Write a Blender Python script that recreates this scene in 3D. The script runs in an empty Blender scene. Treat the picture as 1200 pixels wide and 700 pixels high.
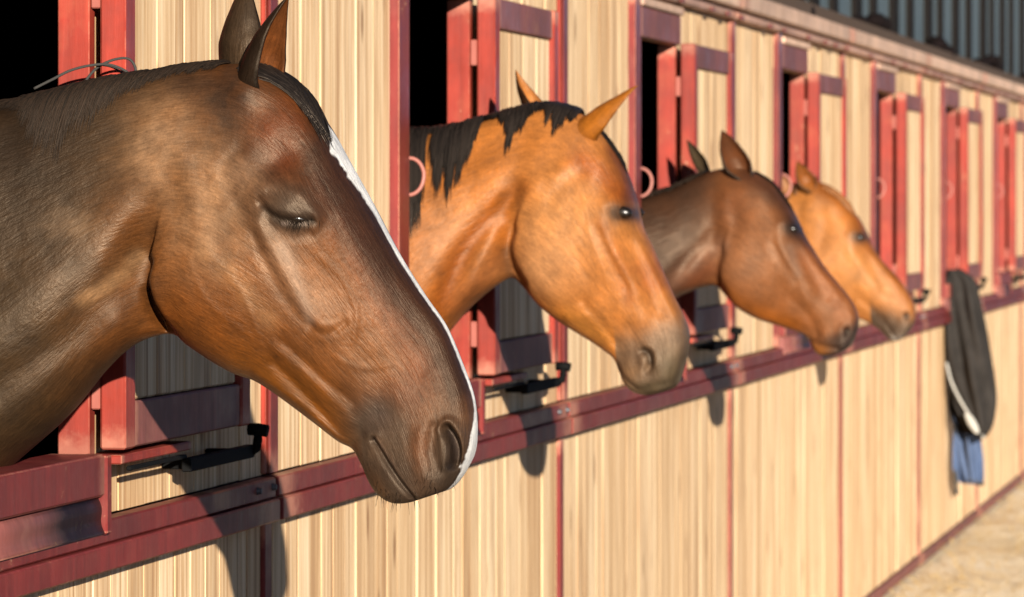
import bpy, bmesh, math, random
import numpy as np
from mathutils import Vector, Matrix
random.seed(7); np.random.seed(7)
R = math.radians
SC = bpy.context.scene
COL = SC.collection

# ------------------------------------------------------------ camera, sky, sun, exposure
FPX = 5360.0                                   # focal length in photo pixels (photo is 1200 wide)
TH = math.atan(1000.0/FPX)                     # angle between the view and the stable front
CAM = Vector((-9.028, -1.912, 1.6))
cd = bpy.data.cameras.new('camera'); cam = bpy.data.objects.new('camera', cd); COL.objects.link(cam)
cd.sensor_width = 36.0; cd.lens = FPX/1200*36.0
cd.shift_y = -115.0/1200.0
cd.clip_start = 0.1; cd.clip_end = 2000
cam.location = CAM
VIEW = Vector((math.cos(TH), math.sin(TH), 0)); RIGHT = Vector((math.sin(TH), -math.cos(TH), 0))
cam.rotation_euler = VIEW.to_track_quat('-Z', 'Y').to_euler()
cd.dof.use_dof = True; cd.dof.focus_distance = 6.55; cd.dof.aperture_fstop = 12.5
SC.camera = cam

SUN = Vector((2.45, 1.0, -0.52)).normalized()  # direction the light travels
world = bpy.data.worlds.new('World'); SC.world = world; world.use_nodes = True
wn = world.node_tree; wn.nodes.clear()
wo = wn.nodes.new('ShaderNodeOutputWorld'); wb = wn.nodes.new('ShaderNodeBackground'); sk = wn.nodes.new('ShaderNodeTexSky')
sk.sky_type = 'NISHITA'; sk.sun_disc = False; sk.air_density = .3; sk.dust_density = .05; sk.ozone_density = 1.0
src = -SUN
sk.sun_elevation = math.asin(src.z); sk.sun_rotation = math.atan2(src.x, src.y)
wb.inputs['Strength'].default_value = 0.05
wn.links.new(sk.outputs[0], wb.inputs[0]); wn.links.new(wb.outputs[0], wo.inputs[0])
sl = bpy.data.lights.new('sun', 'SUN'); sl.energy = 5.0; sl.angle = R(0.55); sl.color = (1.0, 0.91, 0.785)
so = bpy.data.objects.new('sun', sl); COL.objects.link(so)
so.rotation_euler = SUN.to_track_quat('-Z', 'Y').to_euler(); so.location = (-20, -10, 8)
vs = SC.view_settings; vs.view_transform = 'Standard'; vs.look = 'None'; vs.exposure = 1.15; vs.gamma = 1.0

# ------------------------------------------------------------ small helpers
def lin(c):
    return tuple((x/255/12.92) if x/255 <= 0.04045 else ((x/255+0.055)/1.055)**2.4 for x in c)

class NT:
    def __init__(s, name):
        s.m = bpy.data.materials.new(name); s.m.use_nodes = True
        s.t = s.m.node_tree; s.t.nodes.clear()
        s.out = s.n('ShaderNodeOutputMaterial'); s.b = s.n('ShaderNodeBsdfPrincipled')
        s.l(s.b.outputs[0], s.out.inputs[0])
    def n(s, typ, **kw):
        nd = s.t.nodes.new(typ)
        for k, v in kw.items(): setattr(nd, k, v)
        return nd
    def l(s, a, b): s.t.links.new(a, b)
    def val(s, name, v): s.b.inputs[name].default_value = v
    def noise(s, vec, scale, detail=4, rough=0.55, scl3=None):
        nd = s.n('ShaderNodeTexNoise'); nd.inputs['Scale'].default_value = scale
        nd.inputs['Detail'].default_value = detail; nd.inputs['Roughness'].default_value = rough
        if scl3:
            mp = s.n('ShaderNodeVectorMath', operation='MULTIPLY'); mp.inputs[1].default_value = scl3
            s.l(vec, mp.inputs[0]); vec = mp.outputs[0]
        s.l(vec, nd.inputs['Vector']); return nd.outputs['Fac']
    def ramp(s, fac, stops):
        r = s.n('ShaderNodeValToRGB'); e = r.color_ramp.elements
        while len(e) < len(stops): e.new(0.5)
        for el, (p, c) in zip(e, stops):
            el.position = p; el.color = (c[0], c[1], c[2], 1)
        s.l(fac, r.inputs[0]); return r.outputs[0]
    def mix(s, fac, a, b, mode='MIX'):
        m = s.n('ShaderNodeMix', data_type='RGBA', blend_type=mode)
        for i, v in ((0, fac), (6, a), (7, b)):
            if hasattr(v, 'is_linked') or hasattr(v, 'links'): s.l(v, m.inputs[i])
            elif i == 0: m.inputs[0].default_value = v
            else: m.inputs[i].default_value = (v[0], v[1], v[2], 1)
        return m.outputs[2]
    def math(s, op, a, b=None):
        m = s.n('ShaderNodeMath', operation=op)
        for i, v in ((0, a), (1, b)):
            if v is None: continue
            if hasattr(v, 'links'): s.l(v, m.inputs[i])
            else: m.inputs[i].default_value = v
        return m.outputs[0]
    def bump(s, h, strength, dist):
        b = s.n('ShaderNodeBump'); b.inputs['Strength'].default_value = strength; b.inputs['Distance'].default_value = dist
        s.l(h, b.inputs['Height']); s.l(b.outputs[0], s.b.inputs['Normal']); return b

def glassy_panel():
    nt = NT('grey_clerestory_panel'); v, rn = posvec(nt, True); n = nt.noise(v, 2.5, 5, .6)
    nt.l(nt.mix(n, (.035, .046, .043), (.085, .105, .098)), nt.b.inputs['Base Color']); nt.val('Roughness', .5); nt.bump(n, .2, .004); return nt.m

def posvec(nt, rnd=True, island=False):
    """position pushed apart by a random number per piece, so that no two boards repeat"""
    g = nt.n('ShaderNodeNewGeometry'); v = g.outputs['Position']; rn = None
    if rnd:
        oi = nt.n('ShaderNodeObjectInfo'); rn = g.outputs['Random Per Island'] if island else oi.outputs['Random']
        cx = nt.n('ShaderNodeCombineXYZ'); nt.l(nt.math('MULTIPLY', rn, 7.0), cx.inputs[0])
        nt.l(nt.math('MULTIPLY', rn, 37.0), cx.inputs[2])
        a = nt.n('ShaderNodeVectorMath', operation='ADD'); nt.l(v, a.inputs[0]); nt.l(cx.outputs[0], a.inputs[1]); v = a.outputs[0]
    return v, rn

def wood_material(name, island=False, gain=1.0):
    nt = NT(name); v, rn = posvec(nt, True, island)
    grain = nt.noise(v, 1.0, 6, 0.62, (70, 70, 1.6))
    fine = nt.noise(v, 1.0, 4, 0.6, (230, 230, 5))
    blot = nt.noise(v, 1.0, 4, 0.6, (9, 9, 1.1))
    g = lambda c: tuple(x*gain for x in c)
    c = nt.ramp(grain, [(0.26, g((.30, .16, .075))), (0.40, g((.56, .36, .20))), (0.52, g((.74, .55, .35))), (0.72, g((.86, .72, .52)))])
    tone = nt.ramp(rn, [(0.0, (.80, .70, .58)), (0.2, (.94, .88, .78)), (0.55, (1.0, .96, .88)), (1.0, (1.1, 1.1, 1.06))])
    c = nt.mix(1.0, c, tone, 'MULTIPLY')
    c = nt.mix(nt.ramp(blot, [(0.52, (0, 0, 0)), (0.70, (.7, .7, .7))]), c, g((.38, .22, .11)))
    st = nt.noise(v, 1.0, 3, 0.55, (38, 38, .8)); c = nt.mix(nt.ramp(st, [(0.54, (0, 0, 0)), (0.66, (.85, .85, .85))]), c, g((.38, .215, .105)))
    kn = nt.n('ShaderNodeTexVoronoi'); kn.inputs['Scale'].default_value = 1.0; kn.inputs['Randomness'].default_value = 1.0
    mp = nt.n('ShaderNodeVectorMath', operation='MULTIPLY'); mp.inputs[1].default_value = (9, 9, 3.2)
    nt.l(v, mp.inputs[0]); nt.l(mp.outputs[0], kn.inputs['Vector'])
    c = nt.mix(nt.ramp(kn.outputs['Distance'], [(0.09, (.75, .75, .75)), (0.17, (0, 0, 0))]), c, g((.2, .09, .035)))
    c = nt.mix(nt.ramp(fine, [(0.33, (.3, .3, .3)), (0.5, (0, 0, 0))]), c, g((.3, .17, .08)))
    nt.l(c, nt.b.inputs['Base Color']); nt.val('Roughness', 0.72); nt.b.inputs['Specular IOR Level'].default_value = 0.25
    nt.bump(nt.math('ADD', grain, nt.math('MULTIPLY', fine, 0.5)), 0.5, 0.0016)
    return nt.m

def paint_material(name, base, worn, rough=0.45, amt=1.0):
    nt = NT(name); v, rn = posvec(nt, True)
    gr = nt.noise(v, 1.0, 5, 0.6, (60, 60, 5)); bl = nt.noise(v, 7.0, 5, 0.65); fi = nt.noise(v, 60.0, 4, 0.7)
    c = nt.mix(nt.ramp(gr, [(0.3, (0, 0, 0)), (0.7, (1, 1, 1))]), tuple(x*0.74 for x in base), tuple(min(1, x*1.18) for x in base))
    c = nt.mix(nt.ramp(bl, [(0.52, (0, 0, 0)), (0.75, (.5*amt,)*3)]), c, worn)
    chip = nt.math('ADD', nt.math('MULTIPLY', fi, 0.5), nt.math('MULTIPLY', bl, 0.5))
    c = nt.mix(nt.ramp(chip, [(0.61, (0, 0, 0)), (0.66, (.8*amt,)*3)]), c, (.45, .25, .15))
    tc = nt.n('ShaderNodeTexCoord'); sp_ = nt.n('ShaderNodeSeparateXYZ'); nt.l(tc.outputs['Generated'], sp_.inputs[0])
    ex, ey, ez = [nt.math('MULTIPLY', nt.math('ABSOLUTE', nt.math('SUBTRACT', sp_.outputs[q], .5)), kq) for q, kq in ((0, 1.96), (1, 1.92), (2, 1.94))]
    ed = nt.math('MAXIMUM', nt.math('MAXIMUM', nt.math('MINIMUM', ex, ey), nt.math('MINIMUM', ey, ez)), nt.math('MINIMUM', ex, ez))
    ed = nt.math('ADD', ed, nt.math('MULTIPLY', fi, .10))
    c = nt.mix(nt.ramp(ed, [(0.93, (0, 0, 0)), (0.99, (.8*amt,)*3)]), c, (.46, .20, .13))
    dirt = nt.noise(v, 3.0, 5, 0.7); c = nt.mix(nt.ramp(dirt, [(0.42, (0, 0, 0)), (0.62, (.6, .6, .6))]), c, tuple(x*.45+.01 for x in base))
    tone = nt.ramp(rn, [(0.0, (.86, .84, .86)), (1.0, (1.1, 1.08, 1.08))])
    c = nt.mix(1.0, c, tone, 'MULTIPLY')
    nt.l(c, nt.b.inputs['Base Color'])
    nt.l(nt.ramp(bl, [(0.3, (rough-.08,)*3), (0.8, (rough+.25,)*3)]), nt.b.inputs['Roughness'])
    nt.b.inputs['Specular IOR Level'].default_value = .25
    nt.bump(nt.math('ADD', gr, nt.math('MULTIPLY', fi, 0.4)), 0.35, 0.0015)
    return nt.m

def plain_material(name, base, rough=0.6, metal=0.0, var=0.25, scale=25, bump=0.0006):
    nt = NT(name); v, rn = posvec(nt, True)
    n = nt.noise(v, scale, 5, 0.6)
    c = nt.mix(n, tuple(x*(1-var) for x in base), tuple(min(1, x*(1+var)) for x in base))
    nt.l(c, nt.b.inputs['Base Color']); nt.val('Roughness', rough); nt.val('Metallic', metal)
    nt.b.inputs['Specular IOR Level'].default_value = .12 if max(base) < .03 else .4
    nt.bump(n, 0.5, bump); return nt.m

M = {}
M['wood'] = wood_material('stable_plank_wood')
M['wood_far'] = wood_material('stable_plank_wood_far', island=True)
M['red'] = paint_material('red_paint', (.27, .030, .017), (.36, .10, .045))
M['maroon'] = paint_material('maroon_paint', (.17, .022, .019), (.26, .08, .06), 0.42)
M['faded'] = paint_material('faded_red_paint', (.27, .085, .055), (.42, .23, .15), .55)
M['purple'] = paint_material('weathered_maroon_paint', (.20, .065, .055), (.32, .17, .13), 0.5)
M['cream'] = paint_material('weathered_fascia_board', (.62, .42, .30), (.66, .46, .34), 0.6)
M['moulding'] = paint_material('weathered_pink_moulding', (.46, .28, .21), (.34, .19, .14), 0.6)
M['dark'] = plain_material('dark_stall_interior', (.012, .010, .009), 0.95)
M['backing'] = plain_material('dark_joint_backing', (.06, .035, .02), 0.9)
M['iron'] = plain_material('black_iron', (.003, .003, .003), 0.8, 0.0, 0.3)
M['steel'] = plain_material('zinc_bolt', (.10, .10, .11), 0.6, 0.6)
M['ring'] = plain_material('pink_coated_ring', (.30, .11, .085), 0.5)
M['hinge'] = plain_material('painted_hinge', (.26, .07, .05), 0.6)
M['panel'] = glassy_panel()
M['frame_dark'] = plain_material('dark_upper_timber', (.009, .007, .006), 0.9)
M['bracket'] = plain_material('dark_red_bracket', (.005, .0025, .0025), 0.9, 0, .6)
M['rug'] = plain_material('charcoal_rug_cloth', (.024, .021, .019), 0.95, 0, 0.6, 14, .003)
M['denim'] = plain_material('blue_lining_cloth', (.055, .085, .16), 0.9, 0, 0.3, 30, .002)
M['trim'] = plain_material('white_binding', (.34, .33, .30), 0.9)
M['rope'] = plain_material('dark_teal_cord', (.03, .028, .025), 0.8)

def obj(name, me, mat=None, parent=None, loc=None):
    if isinstance(me, bmesh.types.BMesh):
        m2 = bpy.data.meshes.new(name); me.to_mesh(m2); me.free(); me = m2
    if mat is not None and not me.materials: me.materials.append(mat)
    o = bpy.data.objects.new(name, me); COL.objects.link(o)
    if parent is not None: o.parent = parent
    if loc is not None: o.location = loc
    return o
def tag(o, label=None, cat=None, group=None, kind=None):
    if label: o['label'] = label
    if cat: o['category'] = cat
    if group: o['group'] = group
    if kind: o['kind'] = kind
    return o
def thing(name, label, cat, loc=(0, 0, 0), group=None):
    o = bpy.data.objects.new(name, None); COL.objects.link(o); o.location = loc; o.empty_display_size = .2
    return tag(o, label, cat, group)
def box_bm(bm, x0, x1, y0, y1, z0, z1, bev=0.0):
    r = bmesh.ops.create_cube(bm, size=1.0)
    for v in r['verts']:
        v.co = Vector((x0+(v.co.x+.5)*(x1-x0), y0+(v.co.y+.5)*(y1-y0), z0+(v.co.z+.5)*(z1-z0)))
    if bev > 0:
        es = list({e for v in r['verts'] for e in v.link_edges})
        bmesh.ops.bevel(bm, geom=es, offset=bev, segments=1, affect='EDGES')
    return bm
MESHES = {}
def box_mesh(name, sx, sy, sz, bev, mat):
    key = (round(sx, 4), round(sy, 4), round(sz, 4), bev, mat)
    if key not in MESHES:
        bm = bmesh.new(); box_bm(bm, -sx/2, sx/2, -sy/2, sy/2, -sz/2, sz/2, bev)
        me = bpy.data.meshes.new(name); bm.to_mesh(me); bm.free(); me.materials.append(M[mat]); MESHES[key] = me
    return MESHES[key]
def piece(name, x0, x1, y0, y1, z0, z1, bev, mat, parent):
    me = box_mesh(name, x1-x0, y1-y0, z1-z0, bev, mat)
    return obj(name, me, None, parent, ((x0+x1)/2, (y0+y1)/2, (z0+z1)/2))
def tube_bm(bm, pts, r, seg=8, closed=False, taper=None):
    pts = [Vector(p) for p in pts]; n = len(pts); rings = []
    up = Vector((0, 0, 1))
    for i, p in enumerate(pts):
        a = pts[(i-1) % n] if (closed or i > 0) else p; b = pts[(i+1) % n] if (closed or i < n-1) else p
        d = (b-a).normalized(); s = d.cross(up)
        if s.length < 1e-3: s = d.cross(Vector((1, 0, 0)))
        s.normalize(); t = s.cross(d); rr = r*(taper(i/(n-1)) if taper else 1)
        rings.append([bm.verts.new(p+(s*math.cos(2*math.pi*k/seg)+t*math.sin(2*math.pi*k/seg))*rr) for k in range(seg)])
    m = n if closed else n-1
    for i in range(m):
        A, B = rings[i], rings[(i+1) % n]
        for k in range(seg):
            f = bm.faces.new((A[k], A[(k+1) % seg], B[(k+1) % seg], B[k])); f.smooth = True
    if not closed:
        bm.faces.new(rings[0][::-1]); bm.faces.new(rings[-1])
    return bm
def smooth(me):
    me.polygons.foreach_set('use_smooth', np.ones(len(me.polygons), bool)); me.update()

# ------------------------------------------------------------ ground
def ground():
    bm = bmesh.new()
    xs = [-400, -60, -12] + [-12+i*0.5 for i in range(1, 90)] + [60, 400]
    ys = [-400, -60, -12] + [-12+i*0.4 for i in range(1, 30)] + [0.2, 4, 60, 400]
    rows = [[bm.verts.new((x, y, (0.012*math.sin(x*2.1+y*1.7)+0.008*math.sin(x*5.3-y*4.1) if -12 < x < 33 and -12 < y < 0 else 0)-0.0)) for x in xs] for y in ys]
    for j in range(len(ys)-1):
        for i in range(len(xs)-1):
            f = bm.faces.new((rows[j][i], rows[j][i+1], rows[j+1][i+1], rows[j+1][i])); f.smooth = True
    nt = NT('sandy_yard'); g = nt.n('ShaderNodeNewGeometry'); v = g.outputs['Position']
    a = nt.noise(v, 1.4, 6, 0.65); b = nt.noise(v, 16, 6, 0.7); s = nt.noise(v, 1.0, 3, 0.6, (6, 80, 6))
    c = nt.ramp(a, [(0.35, (.72, .57, .36)), (0.5, (.84, .72, .52)), (0.65, (.90, .82, .66))])
    c = nt.mix(nt.ramp(b, [(0.34, (.3, .3, .3)), (0.46, (0, 0, 0))]), c, (.46, .33, .15))
    c = nt.mix(nt.ramp(s, [(0.6, (0, 0, 0)), (0.68, (.7, .7, .7))]), c, (.74, .62, .38))
    # the pale sand lies in a strip along the far boxes; the unseen yard is darkened to cut bounce light
    sx = nt.n('ShaderNodeSeparateXYZ'); nt.l(v, sx.inputs[0])
    my = nt.math('ADD', sx.outputs[1], nt.math('MULTIPLY', a, 1.2)); mx = nt.math('ADD', sx.outputs[0], nt.math('MULTIPLY', b, 1.5))
    ry = nt.ramp(nt.math('ADD', nt.math('MULTIPLY', my, .5), 1.6), [(.40, (0, 0, 0)), (.55, (1, 1, 1))]); rx = nt.ramp(nt.math('ADD', nt.math('MULTIPLY', mx, .2), -1.0), [(.1, (0, 0, 0)), (.5, (1, 1, 1))])
    bounce_cut_dark = nt.ramp(b, [(.3, (.025, .020, .015)), (.7, (.05, .04, .03))])
    c = nt.mix(nt.math('MULTIPLY', ry, rx), bounce_cut_dark, c)
    nt.l(c, nt.b.inputs['Base Color']); nt.val('Roughness', 0.95); nt.bump(nt.math('ADD', b, a), 0.9, 0.03)
    o = obj('ground', bm, nt.m); tag(o, 'pale sandy yard with scattered straw along the stable', kind='structure'); return o
ground()
def straw():
    bm = bmesh.new()
    for i in range(5000):
        x = random.uniform(8, 26); y = -abs(random.gauss(0, .45))-.03; a = random.uniform(0, math.pi); L = random.uniform(.03, .12); w = .003
        d = Vector((math.cos(a), math.sin(a), random.uniform(-.1, .25)))*L/2; s = Vector((-math.sin(a), math.cos(a), 0))*w; c = Vector((x, y, .018+random.random()*.02))
        vv = [bm.verts.new(c-d-s), bm.verts.new(c+d-s), bm.verts.new(c+d+s), bm.verts.new(c-d+s)]; bm.faces.new(vv)
    o = obj('straw', bm, plain_material('straw', (.62, .44, .17), .8, 0, .4, 9)); tag(o, 'loose straw scattered at the foot of the plank wall', 'straw', kind='stuff')
straw()

# ------------------------------------------------------------ the stable
P = 3.0; I0, I1 = -1, 7
OW = 0.69; ZS, ZT = 1.21, 2.035                 # opening width, sill and head height
stable = thing('stable_building', 'long plank-clad stable with red trimmed openings and open shutters', 'stable')
XL, XR = P*I0-1.6, P*I1+P-0.12
def planks(x0, x1, z0, z1, far, pw=.158):
    n = max(1, round((x1-x0)/pw)); w = (x1-x0)/n
    for k in range(n):
        a = x0+k*w; bv = random.choice((.0005, .0007, .0009))
        yj = random.choice((-.0012, .0014, -.0003, .0003, 0, .0002, -.0002, .0005))+random.uniform(-.0002, .0002)
        if far: box_bm(far, a+.0015, a+w-.0015, -.0+yj, .02+yj, z0, z1, bv)
        else: piece('plank', a+.0015, a+w-.0015, 0+yj, .02+yj, z0, z1, bv, 'wood', stable)
farbm = bmesh.new()
for i in range(I0-1, I1+1):
    x = P*i; far = farbm if x > 8 else None
    if i < I0: x0 = XL; x1 = P*I0-.107
    else: x0 = x+OW+.03; x1 = x+P-.107
    # upper planks
    planks(x0, x1, 1.116, 2.15, far)
    if i >= I0:
        planks(x-.107, x+OW+.027, ZT+.001, 2.15, farbm)
        planks(x, x+OW+.027, 1.116, ZS-.002, farbm)
        # lower planks (split either side of the batten)
        planks(x-1.10 if i > I0 else XL, x+1.8, .06, 1.035, far, .098)
        planks(x+1.8, x+P-1.10, .06, 1.035, far, .098)
stf = obj('plank_cladding', farbm, M['wood_far'], stable); stf['kind'] = 'stuff'
# backing behind the joints, with the openings left free
bb = bmesh.new()
box_bm(bb, XL, XR, .022, .04, .03, ZS-.012)
box_bm(bb, XL, XR, .022, .04, ZT+.004, 2.3)
box_bm(bb, XL, P*I0-.002, .022, .04, ZS-.012, ZT+.004)
for i in range(I0, I1+1): box_bm(bb, P*i+OW+.002, P*i+P-.002 if i < I1 else XR, .022, .04, ZS-.012, ZT+.004)
obj('wall', bb, M['backing'], stable)
# dark stalls behind: back wall, ceiling, partitions
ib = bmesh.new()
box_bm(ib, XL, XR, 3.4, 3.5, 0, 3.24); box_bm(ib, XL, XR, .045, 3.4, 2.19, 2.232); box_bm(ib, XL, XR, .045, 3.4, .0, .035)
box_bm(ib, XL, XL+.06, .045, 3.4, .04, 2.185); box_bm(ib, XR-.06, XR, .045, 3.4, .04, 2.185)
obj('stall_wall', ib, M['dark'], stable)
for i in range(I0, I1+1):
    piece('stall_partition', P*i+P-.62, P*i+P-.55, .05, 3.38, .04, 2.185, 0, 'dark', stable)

def trim_unit(i):
    x = P*i
    piece('post', x-.105, x-.002, -.018, .044, 1.118, 2.158, .003, 'maroon', stable)
    piece('jamb', x+OW-.003, x+OW+.028, -.006, .044, ZS, ZT, .002, 'red', stable)
    piece('batten', x+1.80, x+1.85, -.010, .001, .06, 1.034, .0025, 'faded' if i > 0 else 'maroon', stable)
    piece('batten', x+1.80, x+1.89, -.010, -.0008, 1.118, 2.150, .0025, 'faded' if i > 0 else 'red', stable)
    piece('batten', x+1.815, x+1.875, -.016, -.0105, 1.118, 2.146, .002, 'maroon', stable)
    # header over the opening
    piece('header_board', x-.001, x+OW+.03, -.018, -.001, ZT+.002, 2.118, .003, 'purple', stable)
    piece('header_cap', x-.001, x+OW+.04, -.026, -.001, 2.1195, 2.142, .004, 'cream', stable)
    # sill under the opening: two boards and a rounded moulding
    piece('sill_board', x-.08, x+OW-.026, -.037, .05, 1.152, 1.216, .004, 'maroon', stable)
    piece('sill_stile', x+OW-.0245, x+OW+.002, -.040, .0, 1.094, 1.215, .003, 'maroon', stable)
    bm = bmesh.new(); pr = []
    for k in range(9):
        a = math.pi/2*k/8; pr.append((-.026-.011*math.sin(a)**2-.004*math.sin(a*4), 1.150-.054*k/8))
    for xx in (x-.08, x+OW-.026):
        pass
    va = [bm.verts.new((x-.08, y, z)) for y, z in pr]; vb = [bm.verts.new((x+OW-.026, y, z)) for y, z in pr]
    for k in range(8):
        f = bm.faces.new((va[k], vb[k], vb[k+1], va[k+1])); f.smooth = True
    ba = [bm.verts.new((x-.08, 0, 1.150)), bm.verts.new((x-.08, 0, 1.096))]; bc = [bm.verts.new((x+OW-.026, 0, 1.150)), bm.verts.new((x+OW-.026, 0, 1.096))]
    bm.faces.new(va[::-1]+[ba[0], ba[1]]) ; bm.faces.new(vb+[bc[1], bc[0]])
    bm.faces.new((va[0], ba[0], bc[0], vb[0])); bm.faces.new((va[-1], vb[-1], bc[1], ba[1]))
    bmesh.ops.recalc_face_normals(bm, faces=bm.faces)
    obj('sill_moulding', bm, M['purple'], stable)
    # rail: upper and lower board with a bright joint, cut at the battens
    for (a, b) in ((x-1.18, x+1.798), ) if i > I0 else ((XL, x+1.798), ):
        piece('rail_board', a+.003, b, -.030, .0, 1.078, 1.114, .003, 'maroon', stable)
        piece('rail_board', a+.003, b, -.038, .0, 1.037, 1.0765, .003, 'maroon', stable)
    for bx in (1.66, 1.77):
        bm = bmesh.new(); bmesh.ops.create_cone(bm, cap_ends=True, segments=10, radius1=.007, radius2=.005, depth=.008, matrix=Matrix.Translation((x+bx, -.034, 1.098)) @ Matrix.Rotation(R(90), 4, 'X'))
        obj('bolt', bm, M['steel'], stable)
    # ring at the post
    bm = bmesh.new(); cy, cz, rr = -.014, 1.648, .034
    tube_bm(bm, [(x+.012+.006*math.sin(a), cy+rr*math.cos(a)*.9, cz+rr*math.sin(a)*1.1) for a in [2*math.pi*k/28 for k in range(28)]], .0042, 8, True)
    obj('ring', bm, M['ring'], stable)
    # foot board
    piece('foot_board', x-1.1 if i > I0 else XL, x+P-1.105, -.016, .0, .012, .058, .003, 'purple', stable)
    # shutter, swung flat against the wall
    sh = piece('shutter', x+OW+.003, x+OW+.79, -.038, -.0225, 1.226, 2.036, .001, 'backing', stable)
    ox, oy, oz = sh.location
    if i > 0: sh.rotation_euler.z = R(random.uniform(-.9, .5))
    def sp(name, x0, x1, y0, y1, z0, z1, bev, mat):
        o = piece(name, x0, x1, y0, y1, z0, z1, bev, mat, sh); o.location = Vector(o.location)-Vector((ox, oy, oz)); return o
    s0 = x+OW
    sp('stile', s0+.0, s0+.058, -.062, -.0215, 1.221, 2.041, .0035, 'red')
    sp('stile', s0+.735, s0+.793, -.062, -.0215, 1.221, 2.041, .0035, 'red')
    sp('shutter_rail', s0+.0595, s0+.7335, -.058, -.0395, 1.222, 1.292, .003, 'purple')
    sp('shutter_rail', s0+.0595, s0+.7335, -.058, -.0395, 1.974, 2.040, .003, 'purple')
    n = 4; w = (.7335-.0595)/n
    for k in range(n): sp('plank', s0+.0595+k*w+.001, s0+.0595+(k+1)*w-.001, -.050, -.039, 1.2935, 1.9725, .003, 'wood')
    for zz in (1.31, 1.92): sp('hinge', s0+.002, s0+.016, -.0208, -.0066, zz-.028, zz+.028, .002, 'hinge')
    piece('ledge', s0+.0, s0+.42, -.056, -.001, 1.199, 1.213, .002, 'red', stable)
    # latch bar and hook under the shutter
    bm = bmesh.new()
    box_bm(bm, s0+.06, s0+.40, -.054, -.046, 1.186, 1.193, .0015); box_bm(bm, s0+.4005, s0+.83, -.060, -.044, 1.164, 1.186, .002)
    box_bm(bm, s0+.44, s0+.46, -.044, -.001, 1.166, 1.184, .002); box_bm(bm, s0+.72, s0+.745, -.044, -.001, 1.166, 1.184, .002)
    tube_bm(bm, [(s0+.822, -.052, 1.172), (s0+.824, -.064, 1.18), (s0+.824, -.067, 1.196), (s0+.824, -.067, 1.206)], .008, 8)
    tube_bm(bm, [(s0+.824, -.084, 1.209), (s0+.824, -.067, 1.212), (s0+.824, -.050, 1.212)], .0105, 8)
    obj('latch_bar', bm, M['iron'], stable)
for i in range(I0, I1+1): trim_unit(i)

# fascia above the wall
for i in range(I0, I1+1):
    a = P*i-1.2 if i > I0 else XL; b = P*i+1.8 if i < I1 else XR
    piece('fascia_board', a+.002, b-.002, -.052, .02, 2.182, 2.236, .006, 'cream', stable)
    piece('fascia_moulding', a+.002, b-.002, -.030, .018, 2.152, 2.1805, .006, 'moulding', stable)
cb = bmesh.new(); k = 0; xx = XL+.2
while xx < XR-.1:
    box_bm(cb, xx, xx+.07, -.042, -.0345, 2.150, 2.166, .004); xx += random.uniform(.3, 1.1)
o = obj('fascia_clip', cb, M['purple'], stable); o['kind'] = 'stuff'
# clerestory strip over the fascia
piece('upper_sill', XL, XR, .03, .30, 2.238, 2.262, .003, 'frame_dark', stable)
piece('upper_wall', XL, XR, .26, .32, 2.264, 3.24, 0, 'frame_dark', stable)
px_ = XL+.05; k = 0
while px_ < XR-.5:
    w = (.86, .70, .95, .62)[k % 4]+random.uniform(-.08, .08)
    piece('clerestory_panel', px_, px_+w*.70, .195, .245, 2.29, 3.2, .01, 'panel', stable)
    piece('mullion', px_+w*.702, px_+w*.998, .178, .258, 2.264, 3.24, .006, 'frame_dark', stable)
    px_ += w; k += 1
for i in range(I0, I1+1):
    bm = bmesh.new()
    for q in range(7):
        c = Vector((P*i+.35+q*.17+random.uniform(-.03, .03), .08+random.uniform(-.02, .05), 2.30+random.uniform(-.01, .03)+.03*math.sin(q*.9)))
        r = bmesh.ops.create_icosphere(bm, subdivisions=2, radius=1.0)
        for v in r['verts']: v.co = c+Vector((v.co.x*.10, v.co.y*.05, v.co.z*random.uniform(.028, .045)))
    for f in bm.faces: f.smooth = True
    obj('folded_net', bm, M['bracket'], stable)
piece('roof', XL-.3, XR+.3, -.12, 3.8, 3.25, 3.31, .01, 'frame_dark', stable)

# ------------------------------------------------------------ numbers for the horses
def spl(xs, ys, x):
    xs = np.asarray(xs, float); ys = np.asarray(ys, float); x = np.clip(x, xs[0], xs[-1])
    sh = ys.shape; ys = ys.reshape(len(xs), -1)
    d = np.diff(ys, axis=0)/np.diff(xs)[:, None]; m = np.zeros_like(ys)
    h = np.diff(xs)[:, None]
    m[1:-1] = (d[:-1]*h[1:]+d[1:]*h[:-1])/(h[1:]+h[:-1]); m[0] = d[0]; m[-1] = d[-1]
    i = np.clip(np.searchsorted(xs, x, side='right')-1, 0, len(xs)-2)
    hh = (xs[i+1]-xs[i]); t = ((x-xs[i])/hh)[:, None]; hh = hh[:, None]
    r = (2*t**3-3*t**2+1)*ys[i]+(t**3-2*t**2+t)*hh*m[i]+(-2*t**3+3*t**2)*ys[i+1]+(t**3-t**2)*hh*m[i+1]
    return r.reshape((len(x),)+sh[1:])
def polydist(X, Y, pts):
    """distance to a polyline, with the side of it (+1 left of its direction in picture axes)"""
    best = np.full(X.shape, 1e9); side = np.ones(X.shape)
    for (ax, ay), (bx, by) in zip(pts[:-1], pts[1:]):
        dx, dy = bx-ax, by-ay; L = dx*dx+dy*dy
        t = np.clip(((X-ax)*dx+(Y-ay)*dy)/L, 0, 1)
        ex, ey = X-(ax+t*dx), Y-(ay+t*dy); d = np.hypot(ex, ey)
        c = dx*ey-dy*ex; k = d < best
        best = np.where(k, d, best); side = np.where(k, np.sign(c), side)
    return best, side
def crv(pts, n=5):
    p = np.array(pts, float); t = np.arange(len(p)); q = spl(t, p, np.linspace(0, len(p)-1, (len(p)-1)*n+1)); return [tuple(a) for a in q]
CRV = {}
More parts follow.
